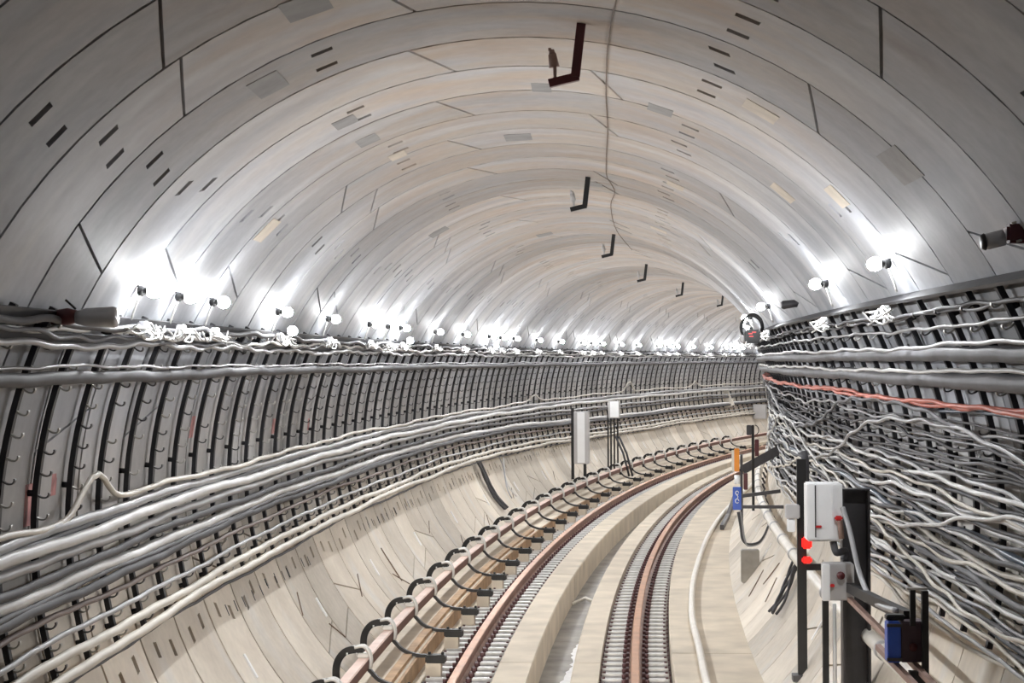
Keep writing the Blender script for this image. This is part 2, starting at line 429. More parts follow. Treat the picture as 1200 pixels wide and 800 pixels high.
# the recess between the bench and the fastenings, boarded with timber
slabs('recess_slab', [(-1.2, -.2), (-1.12, -.2), (-1.12, -.10), (-1.2, -.10)])
lime = MB(); ss = srange(14.5, 25, .12); rs = [(.13 + .03 * math.sin(3.1 * s) + rnd.uniform(-.03, .03)) for s in ss]
lv = []
for s, w in zip(ss, rs):
    for u, z in ((.22 - w * max(0.1, min(1, (25 - s) / 5)), -.399), (.22, -.392), (.221, -.36)): lv.append(W(s, u, z))
lime.add(lv, [(i * 3 + k, i * 3 + k + 1, i * 3 + k + 4, i * 3 + k + 3) for i in range(len(ss) - 1) for k in (0, 1)])
lime.build('lime_deposit', M['lime'], floor, kind='stuff')
mb = MB(); mb.tube([W(24.3, -.15, -.37), W(24.6, .0, -.33), W(24.2, .2, -.36)], .022, 6)
mb.build('driftwood_stick', M['cream'], label='broken pale stick lying across the drainage channel between the rails', cat='stick')

def board(nm, prof, s0, s1, label):
    sweep(MB(), prof, s0, s1, .6).build(nm, M['timber'], label=label, cat='board')
board('timber_board', [(-1.33, .05), (-1.25, .05), (-1.25, .085), (-1.33, .085)], 6, 30, 'brown timber board on the concrete bench beside the contact rail')
board('edge_board', [(-1.22, -.1), (-1.195, -.1), (-1.195, .05), (-1.22, .05)], 6, 40, 'rust-brown board set on edge against the bench under the contact rail')

# rails ---------------------------------------------------------------
def rail(uc, s0, s1, label):
    h = [(-.066, -.155), (.066, -.155), (.066, -.145), (.012, -.125), (.010, -.045), (.036, -.032), (.038, -.008), (.030, 0), (-.030, 0), (-.038, -.008), (-.036, -.032), (-.010, -.045), (-.012, -.125), (-.066, -.145)]
    mi = [1, 1, 1, 1, 1, 1, 0, 0, 0, 1, 1, 1, 1, 1]
    sweep(MB(), [(uc + a, b) for a, b in h], s0, s1, .5, mis=mi, smooth=False).build('running_rail', [M['rail'], M['railside']], label=label, cat='rail', group='running rails')
rail(-.795, -2, 110, 'left rusty brown running rail beside the contact rail')
rail(.795, -2, 110, 'right rusty brown running rail beside the walkway')
# fastenings: pale plates both sides of the rail, dark red clips against its foot
fm = MB()
for sg in (-1, 1):
    fm.bbox((sg * .195, 0, -.125), (.225, .10, .05), .006, 0)
    fm.box((sg * .195, 0, -.153), (.26, .2, .016), 1)
    fm.box((sg * .088, 0, -.118), (.055, .11, .04), 1)
    fm.cyl((sg * .105, 0, -.105), (sg * .105, 0, -.062), .018, 6, 1)
    fm.cyl((sg * .285, 0, -.105), (sg * .285, 0, -.085), .014, 6, 1)
fme = fm.mesh('rail_fastening', [M['plate'], M['clip']])
fst = MB()
for uc, nm in ((-.795, 'left'), (.795, 'right')):
    for i in range(300):
        s = 12.2 + .30 * i
        if s > 95: break
        if i < 150:
            obj('rail_fastening', fme, **at(s, uc, 0), label='pale steel fastening plates with dark red clips gripping the %s running rail' % nm,
                cat='rail fastening', group='fastenings of the %s running rail' % nm)
        else:
            x, y, th = frame(s); mt = Matrix.Translation(W(s, uc, 0)) @ Matrix.Rotation(-th, 4, 'Z')
            for sg in (-1, 1): fst.box((sg * .195, 0, -.128), (.225, .135, .05), 0, mt)
fst.build('distant_fastenings', M['plate'], kind='stuff', label='pale fastening plates of the rails in the far bend', cat='rail fastening')

# contact rail --------------------------------------------------------
p = [(-.042, .205), (.042, .205), (.046, .22), (.046, .29), (.038, .302), (-.038, .302), (-.046, .29), (-.046, .22)]
sweep(MB(), [(-1.47 + a, b) for a, b in p], 6, 110, .6, mis=[1, 1, 1, 0, 0, 0, 1, 1]).build('contact_rail', [M['third'], M['thirdside']], label='reddish brown contact rail raised on hooped brackets along the left bench', cat='rail')
def bez(pts, n=6):
    """smooth curve through points (Catmull-Rom)"""
    P = [Vector(q) for q in pts]; P = [P[0] * 2 - P[1]] + P + [P[-1] * 2 - P[-2]]; out = []
    for i in range(1, len(P) - 2):
        for k in range(n):
            t = k / n; a, b, c, d = P[i - 1:i + 3]
            out.append(.5 * ((2 * b) + (c - a) * t + (2 * a - 5 * b + 4 * c - d) * t * t + (3 * b - a - 3 * c + d) * t ** 3))
    out.append(P[-2]); return out
def make_bracket():
    t = thing('contact_rail_bracket', 0, -1.47, .05)
    V = lambda u, v, y=0: (u + 1.47, y, v - .05)
    mb = MB(); mb.tube(bez([V(-1.06, .065), V(-1.20, .07), V(-1.33, .115), V(-1.405, .185), V(-1.44, .23)]), 0, flat=(.05, .03)); mb.build('lower_arm', M['black'], t)
    mb = MB(); mb.tube(bez([V(-1.685, .05), V(-1.70, .17), V(-1.685, .27), V(-1.63, .345), V(-1.55, .37), V(-1.47, .362)]), 0, flat=(.06, .035)); mb.build('hoop', M['black'], t)
    mb = MB()
    for y in (-.035, .035):
        mb.tube(bez([V(-1.54, .39, y), V(-1.47, .40, y), V(-1.425, .36, y), V(-1.405, .29, y), V(-1.41, .215, y)], 4), .013, 6)
    for u in (-1.55, -1.50, -1.45): mb.cyl(V(u, .37), V(u, .405), .014, 6)
    mb.bbox(V(-1.47, .325), (.10, .09, .04), .01)
    for y in (-.05, .05):
        for u in (-1.6, -1.52): mb.cyl(V(u, .33, y), V(u, .35, y), .008, 5)
    mb.build('clamp', M['plate'], t)
    mb = MB(); mb.bbox(V(-1.03, .04), (.19, .13, .075), .012)
    for x in (-1.09, -.97): mb.cyl(V(x, .07), V(x, .10), .014, 6)
    mb.build('base_block', M['black'], t)
    mb = MB(); mb.box(V(-1.05, -.08), (.14, .15, .17)); mb.build('plinth', M['slab'], t)
    return t
nb = 0
for i in range(30):
    s = 12.35 + 1.62 * i
    lab = '%s bracket from the camera holding the contact rail, black hoop with pale clamp' % ORD[i]
    if i == 0: br = make_bracket(); a = at(s, -1.47, .05); br.location = a['loc']; br.rotation_euler.z = a['rz']; tag(br, lab, 'bracket', 'contact rail brackets')
    else: copy_thing(br, s, -1.47, .05, lab)

# ------------------------------------------------------------------ cable racks
def rack_mesh(a0, a1, inset=.03, depth=.03, wid=.045):
    n = 18; mb = MB(); vs = []
    for i in range(n + 1):
        a = a0 + (a1 - a0) * i / n
        for ins in (inset, inset + depth):
            u, v = circ(a, ins)
            for y in (-wid / 2, wid / 2): vs.append((u, y, v))
    fs = []
    for i in range(n):
        q, w = i * 4, (i + 1) * 4
        fs += [(q, q + 1, w + 1, w), (q + 2, w + 2, w + 3, q + 3), (q, w, w + 2, q + 2), (q + 1, q + 3, w + 3, w + 1)]
    fs += [(0, 2, 3, 1), (n * 4, n * 4 + 1, n * 4 + 3, n * 4 + 2)]
    mb.add(vs, fs)
    for f in (.06, .5, .94):                             # stand-offs to the wall
        a = a0 + (a1 - a0) * f; u, v = circ(a, .04); u2, v2 = circ(a, -.01); mb.cyl((u, 0, v), (u2, 0, v2), .018, 6)
    return mb
def hook_pts(a, sg):
    """J of a cable hook, from the bar inwards and up at the tip"""
    out = []
    for ins, dz in ((.05, 0), (.065, -.012), (.085, -.018), (.105, -.013), (.115, .002), (.114, .012)):
        u, v = circ(a, ins); out.append((u, 0, v + dz))
    return out
def hooks_mb(angs, sg, mb=None):
    mb = mb or MB()
    for a in angs: mb.tube(bez(hook_pts(a, sg), 2), 0, flat=(.028, .008))
    return mb
HS = 2.62
def make_racks(sg, a0, a1, s0, s1, ds, side, nsplit):
    angs = [a0 + sg * 1.5 + sg * HS * i for i in range(int(abs(a1 - a0) / HS))]
    me = rack_mesh(a0, a1).mesh('rack_bar', M['rack'])
    hk = {}
    for m_, nm in ((M['hook'], 0), (M['hookl'], 1)):
        hk[nm] = [hooks_mb([a], sg).mesh('hook', m_) for a in angs]
    allh = hooks_mb(angs, sg).mesh('hooks', M['hook'])
    s = s0; i = 0
    near_lab = 'dark upright rack bar bolted to the %s wall, carrying rows of cable hooks' % side
    while s < s1:
        drop = max(0, min(1, (s - 30) / 20)) * 6 * sg if sg < 0 else 0
        o = obj('cable_rack', me, **at(s), label=(('%s upright rack bar from the camera on the %s wall, dark steel with cable hooks' % (ORD[i], side)) if i < 32 else near_lab.replace('dark', 'distant dark')), cat='cable rack', group='cable rack bars on the %s wall' % side)
        if i < nsplit:
            for k in range(len(angs)):
                if rnd.random() < .06: continue
                obj('hook', hk[1 if rnd.random() < .5 else 0][k], o)  # pale half of the hooks: white lamp highlights put into the steel colour
        else: obj('hooks', allh, o, kind='stuff')
        if drop < -1:                                     # the racks reach lower in the far bend
            m2 = FAR.setdefault(round(drop), rack_mesh(a1, a1 + round(drop)).mesh('rack_foot', M['rack'])); obj('rack_foot', m2, o)
        s += ds * (1 + rnd.uniform(-.04, .04)); i += 1
FAR = {}
make_racks(-1, -62.6, -107.5, 7.1, 78, .645, 'left', 17)
make_racks(1, 61.0, 104.5, 6.7, 36, .654, 'right', 17)

# ------------------------------------------------------------------ cables
def wob(seed, amp, wl1=1.3, wl2=3.7):
    kk = .16 if amp < .5 else .05
    q = random.Random(seed); ph = [q.uniform(0, 6.28) for _ in range(5)]
    l = [wl1 * q.uniform(.8, 1.3), wl2 * q.uniform(.8, 1.3), 9.5 * q.uniform(.8, 1.2), .66 * 2]
    return lambda s: amp * (.30 * math.sin(s * 6.28 / l[0] + ph[0]) + .42 * math.sin(s * 6.28 / l[1] + ph[1]) + .4 * math.sin(s * 6.28 / l[2] + ph[2]) + kk * math.sin(s * 6.28 / .65 + ph[3]))
def cable(name, label, ang, inset, r, mat, s0, s1, amp=.5, seed=0, n=6, group=None, bump=None, cat='cable', iw=.012, wl1=1.3, wl2=3.7):
    w = wob(seed, amp, wl1, wl2); w2 = wob(seed + 100, iw); pts = []; s = s0
    while s < s1:
        a = (ang(s) if callable(ang) else ang) + w(s)
        if bump: a += bump(s)
        u, v = circ(a, inset + w2(s)); pts.append(W(s, u, v)); s += .13 if s < 20 else (.2 if s < 40 else .4)
    mb = MB(); mb.tube(pts, r, n)
    return mb.build(name, mat, label=label, cat=cat, group=group)
def sst(s, a, b): t = max(0, min(1, (s - a) / (b - a))); return t * t * (3 - 2 * t)
GL = 'cables on the left wall racks'
# left: (angle, radius, colour, label)
cable('level_bundle', 'thick dark grey bundled cable running level across the left rack bars, above the empty hooks', -70.4, .13, .036, CAB['dark'], 5, 80, .28, 1, 10, iw=.006)
cable('thin_cable', 'thin cable hugging the top edge of the thick level bundle on the left wall', -69.2, .125, .009, CAB['pale'], 5, 80, .35, 2, 5)
lanes = [(-89.4, .030, 'pale', 'topmost thick pale grey cable of the lower left rack bundle'),
         (-91.2, .034, 'white', 'thick white cable, second from the top of the lower left bundle'),
         (-92.9, .030, 'pale', 'pale grey cable just above the dark pair in the lower left bundle'),
         (-94.8, .026, 'dark', 'dark grey cable directly above the brightest white cable on the left racks'),
         (-96.4, .036, 'white', 'brightest, thickest white cable sweeping through the middle of the lower left racks'),
         (-98.1, .028, 'dark', 'dark grey cable directly beneath the brightest white cable on the left racks'),
         (-100.1, .017, 'brown', 'thin dusty brown cable stretched straight below the dark grey ones on the left'),
         (-102.6, .016, 'pale', 'thin shiny pale cable stretched straight above the bottom white pair on the left'),
         (-105.1, .028, 'cream', 'upper cable of the cream pair along the bottom of the left racks'),
         (-106.9, .028, 'cream', 'lower cable of the cream pair along the bottom edge of the left racks'),
         (-90.4, .020, 'grey', 'slim grey cable tucked between the two top pale cables of the left bundle'),
         (-97.3, .016, 'grey', 'slim grey cable tucked behind the brightest white cable on the left'),
         (-107.9, .012, 'dark', 'thin dark cable trailing under the bottom cream pair on the left')]
for i, (a, r, c, lab) in enumerate(lanes):
    low = 6 if a < -95 else (3 if a < -92 else 1)
    cable('rack_cable', lab, (lambda s, a=a, low=low: a - low * sst(s, 28, 52)), .115 + (.02 if i % 2 else 0), r, CAB[c], 5, 84, .38, 10 + i, 8, group=GL, iw=.008, wl1=2.2, wl2=5.5)
# cream cable that loops up over an empty hook
cable('looped_cable', 'cream cable with a raised loop over a hook above the lower left bundle', lambda s: -88.0, .13, .018, CAB['cream'], 5, 84, .5, 33, 7,
      bump=lambda s: 4.3 * math.exp(-((s - 10.55) / .33) ** 2) - .9 * math.exp(-((s - 9.6) / .7) ** 2) + 3.2 * math.exp(-((s - 37.5) / .6) ** 2) + 6.5 * math.exp(-((s - 49.5) / .5) ** 2) + 4 * math.exp(-((s - 58.5) / .4) ** 2))
for i, (a, r, c, lab, am) in enumerate([(-63.6, .02, 'dark', 'uppermost dark cable along the top of the left racks under the bulbs', .6),
                                    (-64.8, .014, 'white', 'thin white lighting cable weaving just under the left bulbs', .8),
                                    (-66.2, .018, 'pale', 'pale cable lying on the second row of hooks under the left bulbs', .7),
                                    (-65.4, .012, 'grey', 'thin grey cable tangled with the white lighting cable on the left', .9)]):
    cable('lighting_cable', lab, a, .11, r, CAB[c], 5, 84, am, 50 + i, 6, iw=.02, wl1=.7, wl2=2.1, group='lighting cables above the left racks')
for i, a in enumerate((-63.3, -65.9)):
    sweep(MB(), [circ(a - .55, .06), circ(a + .55, .06), circ(a + .55, .075), circ(a - .55, .075)], 5, 80, .65).build('tray_rail', M['rack'], label=('upper', 'lower')[i] + ' dark steel strip running along the top of the left racks', cat='rail')
# right
sweep(MB(), [circ(60.2, -.01), circ(60.2, .10), circ(60.6, .10), circ(60.6, .012), circ(61.8, .012), circ(61.8, -.01)], 5, 40, .6).build('rack_top_rail', M['rack'], label='dark steel angle running along the top of the right rack bars', cat='rail')
GR = 'cables on the right wall racks'
for i, (a, r, c, lab, am) in enumerate([(62.3, .012, 'dark', 'uppermost dark cable under the steel angle on the right wall', .3),
        (62.8, .009, 'grey', 'thin grey lighting cable just under the steel angle on the right wall', .5),
        (64.6, .010, 'pale', 'pale cable sagging between the right bulbs and the upper thick bundle', .3)]):
    cable('lighting_cable', lab, a, .09, r, CAB[c], 5, 38, am, 60 + i, 6, iw=.02, wl1=.9, wl2=2.4)
cable('thick_bundle', 'upper of two thick grey cable bundles high on the right wall', 67.9, .14, .040, CAB['grey'], 5, 40, .22, 70, 10, iw=.006)
cable('thick_bundle', 'lower of two thick grey cable bundles high on the right wall', 71.3, .14, .046, CAB['grey'], 5, 40, .22, 71, 10, iw=.006)
cable('thin_cable', 'thin pale cable resting on the upper thick bundle of the right wall', 66.7, .15, .013, CAB['pale'], 5, 40, .35, 72)
cable('thin_cable', 'thin pale cable resting on the lower thick bundle of the right wall', 70.1, .16, .013, CAB['white'], 5, 40, .35, 73)
cable('red_cable', 'upper strand of the twisted salmon-red cable pair on the right wall', 74.5, .16, .014, CAB['red'], 5, 40, .45, 74)
cable('red_cable', 'lower strand of the twisted salmon-red cable pair on the right wall', 74.8, .15, .014, CAB['red'], 5, 40, .5, 75, wl1=.9)
rl = [(75.9, .014, 'blue'), (77.3, .010, 'grey'), (79.0, .010, 'dark'), (80.3, .012, 'pale'), (81.7, .010, 'grey'), (82.8, .014, 'dark'), (83.6, .013, 'pale'),
      (84.3, .019, 'dark'), (85.5, .022, 'white'), (86.9, .018, 'grey'), (88.2, .024, 'pale'), (89.4, .018, 'dark'), (90.6, .025, 'white'), (91.9, .032, 'blue'),
      (93.1, .024, 'dark'), (94.3, .026, 'cream'), (95.5, .018, 'dark'), (96.6, .026, 'grey'), (97.8, .020, 'grey'), (99.0, .025, 'white'), (100.2, .018, 'dark'),
      (101.3, .022, 'grey'), (102.5, .020, 'grey'), (103.7, .018, 'pale'), (104.9, .020, 'cream')]
cn = {'blue': 'dark blue-grey', 'grey': 'mid grey', 'dark': 'dark grey', 'pale': 'pale grey', 'white': 'white', 'cream': 'cream'}
for i, (a, r, c) in enumerate(rl):
    cable('rack_cable', '%s cable, %s below the salmon-red pair on the right wall' % (cn[c], ORD[i]), a, .11 + .02 * (i % 3), r * .66, CAB[c], 5, 42, (.5 if a < 84 else .8), 200 + i, 7, group=GR, iw=.014, wl1=1.9, wl2=4.4)
rl2 = [(77.9, .010, 'pale'), (80.0, .009, 'dark'), (82.2, .011, 'grey'), (84.9, .012, 'pale'), (86.2, .011, 'dark'), (87.6, .012, 'cream'), (89.0, .014, 'white'),
       (91.2, .012, 'grey'), (92.6, .013, 'white'), (94.9, .012, 'pale'), (96.1, .014, 'cream'), (97.2, .011, 'dark'), (98.4, .013, 'white'), (99.6, .012, 'pale'), (101.8, .013, 'white'), (103.1, .012, 'cream')]
for i, (a, r, c) in enumerate(rl2):
    cable('thin_rack_cable', 'thin %s cable, %s thin strand woven into the right wall bundle' % (cn[c], ORD[i]), a, .145, r, CAB[c], 5, 42, 1.0, 240 + i, 6, group='thin strands on the right wall racks', iw=.02, wl1=1.5, wl2=3.9)
# slack cables crossing the right bundle
for i, (a, dlt, c, lab) in enumerate([(84, 7, 'pale', 'slack pale cable slanting down across the right bundle below the red pair'),
                                    (90, 6, 'white', 'slack white cable crossing down over the middle of the right bundle'),
                                    (96, 5, 'cream', 'slack cream cable crossing the lower part of the right bundle'),
                                    (80, 5, 'grey', 'slack grey cable wandering across the upper part of the right bundle')]):
    cable('slack_cable', lab, (lambda s, a=a, d=dlt, i=i: a + d * math.sin(s * .42 + i * 1.9)), .175, .012, CAB[c], 5, 42, .8, 300 + i, 7, wl1=1.1)

# hanging dark bundles on the walls --------------------------------------
for j in range(4):
    mb = MB(); pts = []
    for k in range(12):
        t = k / 11; u, v = circ(-107 - 21.5 * t, .10 - .05 * t + .015 * math.sin(j * 2 + t * 7)); pts.append(W(30.6 + .5 * t + j * .09 + .04 * math.sin(j + 5 * t), u, v))
    mb.tube(pts, .022, 6); mb.build('hanging_cable', CAB['dark'], label='%s dark cable of the bundle dropping from the left racks to the bench' % ORD[j], cat='cable', group='cables dropping down the left wall')
for j, c in enumerate(['pale', 'white']):
    pts = []
    for k in range(12):
        t = k / 11; u, v = circ(-106 - 20 * t, .12 - .06 * t); pts.append(W(32.6 + j * .3 + .3 * math.sin(t * 5 + j), u, v))
    mb = MB(); mb.tube(pts, .012, 6); mb.build('hanging_cable', CAB[c], label=['thin pale cable hanging slack', 'thin white cable looping'][j] + ' beside the dark bundle on the left wall', cat='cable')
mb = MB(); 
for j in range(5):
    pts = []
    for k in range(10):
        t = k / 9; u, v = circ(113 + 13 * t + j * .3, .07 + .02 * math.sin(j * 1.7 + t * 6)); pts.append(W(18.2 - .55 * t + j * .06 + (.05 * j * t), u, v))
    mb.tube(pts, .014, 5)
mb.build('cable_bunch', CAB['dark'], label='bunch of dark cable ends hanging on the lower right wall below the pipe', cat='cable bunch')

# ------------------------------------------------------------------ lamps
def led_bulb(c, r, I):
    """globe whose front glows; the frosted sides are dimmer, the neck is opaque"""
    mb = MB(); mb.ball(c, r, 0, 2, (1.12, 1, 1))
    for k, f in enumerate(mb.f):
        x = sum(mb.v[i][0] for i in f) / len(f) - c[0]; z = sum(mb.v[i][2] for i in f) / len(f) - c[2]
        mb.mi[k] = 0 if x * I * .82 - z * .57 > .80 * r else (1 if x * I > -.8 * r else 2)
    return mb
def make_lamp(sg, seed, second=False):
    """sg -1 left wall, +1 right wall; local X across, Z up; origin on the wall at the lamp"""
    q = random.Random(seed)
    t = obj('bulb_lamp', None)
    I = -sg                                              # inwards
    mb = MB(); mb.tube(bez([(-I * .005, -.05, -.165), (I * .015, -.03, -.09), (I * .04, 0, -.01)], 3), .007, 6); mb.build('stem', M['hookl'], t)
    mb = MB(); mb.ball((I * .040, 0, 0), .028, 0, 2, (.9, 1, 1.15)); mb.cyl((I * .04, 0, 0), (I * .075, 0, 0), .022, 10); mb.cyl((I * .015, 0, .03), (I * .04, 0, .026), .006, 6)
    sock = mb.build('socket', M['black'], t)
    led_bulb((I * .112, 0, 0), .042, I).build('bulb', [M['bulb'], M['globe'], M['white']], sock)
    mb = MB()
    for k in range(5):
        y0 = q.uniform(-.6, -.1); n_ = q.randint(5, 7)
        pts = [(I * (.07 + q.uniform(-.03, .04)), y0 + j_ * .13, (-.215 if sg < 0 else -.29) + q.uniform(-.06, .03)) for j_ in range(n_)]
        mb.tube(bez(pts, 5), .006, 5)
    mb.build('wiring', CAB['white'], t)
    mb = MB(); mb.bbox((I * .05, .02, -.20 if sg < 0 else -.27), (.05, .09, .06), .008); mb.build('junction_box', M['white'], t)
    if second:
        mb = MB(); mb = led_bulb((I * .13, .14, -.15), .040, I); mb.build('bulb', [M['bulb'], M['globe'], M['white']], t, label='second bulb hanging lower')
    return t
LS = [10.58, 11.58, 12.63, 15.17, 17.69, 20.27, 21.58, 22.58, 25.47, 28.07, 30.82, 32.05, 33.56, 36.28, 38.96, 41.86, 43.2, 44.4, 46.89, 49.29, 52.11, 53.51, 54.69, 56.88, 59.37, 61.4, 62.63, 63.8, 66.5, 69, 72]
SEC = (3, 7, 10)
protos = [make_lamp(-1, 5), make_lamp(-1, 9), make_lamp(-1, 14)]; protoS = make_lamp(-1, 21, True); protoR = make_lamp(1, 30)
used = set()
for i, s in enumerate(LS):
    u, v = circ(-59.6, 0)
    lab = '%s glowing bulb lamp from the camera above the left racks' % ORD[i] + (', with a second lower bulb' if i in SEC else '')
    src = protoS if i in SEC else protos[i % 3]
    if src.name not in used:
        used.add(src.name); o = src; a = at(s, u, v); o.location = a['loc']; o.rotation_euler.z = a['rz']; o['label'] = lab
    else: o = copy_thing(src, s, u, v, lab)
    tag(o, None, 'lamp', 'bulb lamps along the left wall')
for i, s in enumerate([10.9, 13.77, 19.5, 24.6, 29.0, 33.0, 36.5, 40, 44, 47.5, 51, 55, 59, 63, 67]):
    u, v = circ(55.9, 0)
    lab = '%s glowing bulb lamp from the camera above the right racks' % ORD[i]
    if i == 0: o = protoR; a = at(s, u, v); o.location = a['loc']; o.rotation_euler.z = a['rz']; o['label'] = lab
    else: o = copy_thing(protoR, s, u, v, lab)
    tag(o, None, 'lamp', 'bulb lamps along the right wall')

# ------------------------------------------------------------------ brackets under the crown
def make_hanger(mat):
    t = obj('ceiling_bracket', None)
    mb = MB(); mb.tube([(.03, 0, .03), (.012, 0, -.12), (-.005, 0, -.265)], 0, flat=(.045, .05)); mb.build('arm', mat, t)
    mb = MB(); mb.tube([(.012, 0, -.262), (-.06, 0, -.278), (-.135, 0, -.296)], 0, flat=(.045, .04)); mb.build('foot', mat, t)
    mb = MB(); mb.cyl((-.105, 0, -.27), (-.105, 0, -.21), .009, 6)
    mb.cyl((-.108, 0, -.215), (-.118, 0, -.15), .027, 10, 0, .020); mb.cyl((-.118, 0, -.15), (-.121, 0, -.128), .018, 10, 0, .012); mb.cyl((-.13, 0, -.135), (-.13, 0, -.12), .008, 6)
    mb.build('insulator', M['rust'] if mat == M['maroon'] else M['greybox'], t)
    return t
h0 = make_hanger(M['maroon']); h1 = make_hanger(M['black'])
for i in range(7):
    s = 9.24 + 7.72 * i; u, v = .37, 4.424
    if i == 6: s = 53.6
    lab = ('nearest hooked bracket under the crown, dark maroon with a small rusty insulator' if i == 0 else '%s hooked black bracket from the camera hanging under the tunnel crown' % ORD[i])
    o = h0 if i == 0 else (h1 if i == 1 else copy_thing(h1, s, u, v))
    a = at(s, u, v); o.location = a['loc']; o.rotation_euler.z = a['rz']; tag(o, lab, 'bracket', 'brackets under the crown')
pts = [W(s, *circ(a, ins)) for s, a, ins in ((6.5, 10.8, .005), (8.5, 10.45, .005), (9.67, 10.3, .006), (11.5, 10.8, .005), (13.15, 11.4, .005), (15, 11.2, .006), (16.52, 11.0, .005), (17.3, 11.8, .005), (18.1, 12.2, .006), (20, 10.4, .005), (23.8, 8.9, .005), (28, 8.7, .005))]
mb = MB(); mb.tube(bez(pts, 6), .004, 5); mb.build('crown_wire', M['crack'], label='thin brown wire tacked along the crown beside the hooked brackets', cat='wire')

# ------------------------------------------------------------------ fittings high on the walls
def local(s, u, v, S, U, V_): return None
# near left: grey cylinder with maroon end
t = thing('cylinder_fixture', 9.0, -2.0, 2.985, label='grey cylindrical fixture with maroon cone lying on top of the left racks', cat='fixture')
mb = MB(); mb.tube([(-.05, 0, .0), (.0, 0, 0), (.135, 0, 0), (.15, 0, 0)], [.03, .045, .052, .046], 14); mb.build('body', M['glass'], t)
mb = MB(); mb.tube([(-.17, .02, .0), (-.09, .01, .005), (-.045, 0, .005)], [.035, .042, .03], 12); mb.build('cone', M['maroon'], t)
mb = MB(); mb.tube([(-.05, 0, .04), (-.10, 0, .085)], .006, 5); mb.build('rod', M['black'], t)
mb = MB(); mb.bbox((-.21, .05, .0), (.07, .1, .07), .01); mb.build('box', M['dgrey'], t)
# near right: camera-like fixture
t = thing('camera_fixture', 7.9, 2.14, 3.27, label='grey cylindrical fixture in a maroon holder at the right edge, above the racks', cat='fixture')
mb = MB(); mb.tube([(-.085, 0, -.02), (-.07, 0, -.017), (.0, 0, 0)], [.026, .034, .034], 12); mb.build('barrel', M['glass'], t)
mb = MB(); mb.bbox((.055, 0, .015), (.10, .08, .08), .012); mb.build('holder', M['maroon'], t)
mb = MB(); mb.tube([(-.095, 0, -.02), (-.08, 0, -.018)], [.03, .037], 12); mb.build('rim', M['black'], t)
mb = MB(); mb.cyl((.02, -.05, .055), (.04, -.05, .06), .006, 6); mb.cyl((.04, -.05, -.02), (.06, -.05, -.015), .006, 6); mb.build('bolt', M['hookl'], t)
t = thing('round_fixture', 15.6, 2.07, 3.215, label='small dark round fixture on the vault above the right racks, between lamps', cat='fixture')
mb = MB(); mb.tube([(-.06, 0, 0), (-.045, 0, 0), (.045, 0, .012), (.075, 0, .0)], [.028, .036, .032, .02], 12); mb.build('body', M['dgrey'], t)
mb = MB(); mb.cyl((-.066, -.01, 0), (-.058, -.01, 0), .024, 12); mb.build('lens', M['glass'], t)
# cable coil with control box
t = thing('cable_coil', 20.6, 2.06, 3.05, label='black cable coil with a red-marked box above the right racks, farther lamp behind', cat='cable coil')
mb = MB()
for k in range(3):
    mb.tube([(-.02 + .115 * math.cos(a) + .01 * k, .02 * k, .07 + (.125 + .01 * k) * math.sin(a)) for a in [x * math.pi / 9 for x in range(-1, 12)]], .011, 6)
mb.build('loop', M['black'], t)
mb = MB(); mb.bbox((-.005, -.04, -.03), (.17, .06, .15), .02); mb.build('box', M['black'], t)
for k, (x, z) in enumerate(((-.03, .0), (.01, .015), (-.02, -.03))):
    mb = MB(); mb.box((x, -.073, z), (.045, .004, .014)); mb.build('red_mark', M['redlamp'] if False else M['redp'], t)
mb = MB(); mb.ball((-.10, .05, -.02), .08, 0, 2, (.6, .5, 1.1)); mb.build('reflector', M['glass'], t)

# ------------------------------------------------------------------ pipe, hose, posts on the right
t = thing('water_pipe', 0, 0, 0, label='cream pipe with coupling collars along the lower right wall', cat='pipe')
t.location = (0, 0, 0); t.rotation_euler = (0, 0, 0)
mb = MB(); mb.tube([W(s, *circ(113.2, .15)) for s in srange(5, 45, .5)], .052, 12); mb.build('pipe', M['cream'], t)
for i in range(26):
    s = 6 + 1.5 * i; mb = MB(); mb.cyl(W(s - .04, *circ(113.2, .15)), W(s + .04, *circ(113.2, .15)), .062, 12); mb.build('collar', M['greybox'], t)
    mb = MB(); mb.tube([W(s + .3, *circ(113.2, .08)), W(s + .3, *circ(115.0, -.01))], 0, flat=(.03, .03)); mb.build('pipe_support', M['dgrey'], t)
hs = [(6, 1.36), (10, 1.37), (15, 1.385), (17.6, 1.39), (20.3, 1.375), (24.1, 1.44), (29.7, 1.56), (35.5, 1.69), (42, 1.74)]
mb = MB(); mb.tube(bez([W(s, u, .085) for s, u in hs], 10), .036, 10); mb.build('hose', M['cream'], label='pale hose lying along the walkway slabs on the right', cat='hose')

def box_thing(name, s, u, v, dim, mat, **kw): pass
# near thick post with cabinets
t = thing('steel_post', 12.6, 2.21, .38, label='thick dark steel post nearest the camera, carrying the white cabinet', cat='post')
mb = MB(); mb.box((-.085, 0, .76), (.014, .12, 1.52)); mb.box((.085, 0, .76), (.014, .12, 1.52)); mb.box((0, .055, .76), (.16, .012, 1.52)); mb.box((0, 0, 1.52), (.185, .12, .01), 0)
mb.build('column', M['dgrey'], t)
mb = MB(); mb.box((0, 0, -.03), (.24, .18, .05)); mb.build('base_plate', M['dgrey'], t)
mb = MB(); mb.tube([(-.20, .0, .1), (-.20, .0, .78)], 0, flat=(.04, .04)); mb.build('side_bar', M['black'], t)
mb = MB(); mb.tube([(-.14, .0, .1), (-.14, .0, .76)], .013, 8); mb.build('conduit', M['white'], t)
t = thing('control_cabinet', 12.4, 2.0, 1.57, label='white enamel cabinet with a red latch fixed beside the thick post', cat='cabinet')
mb = MB(); mb.bbox((-.01, .12, .19), (.23, .20, .38), .008); mb.build('body', M['white'], t)
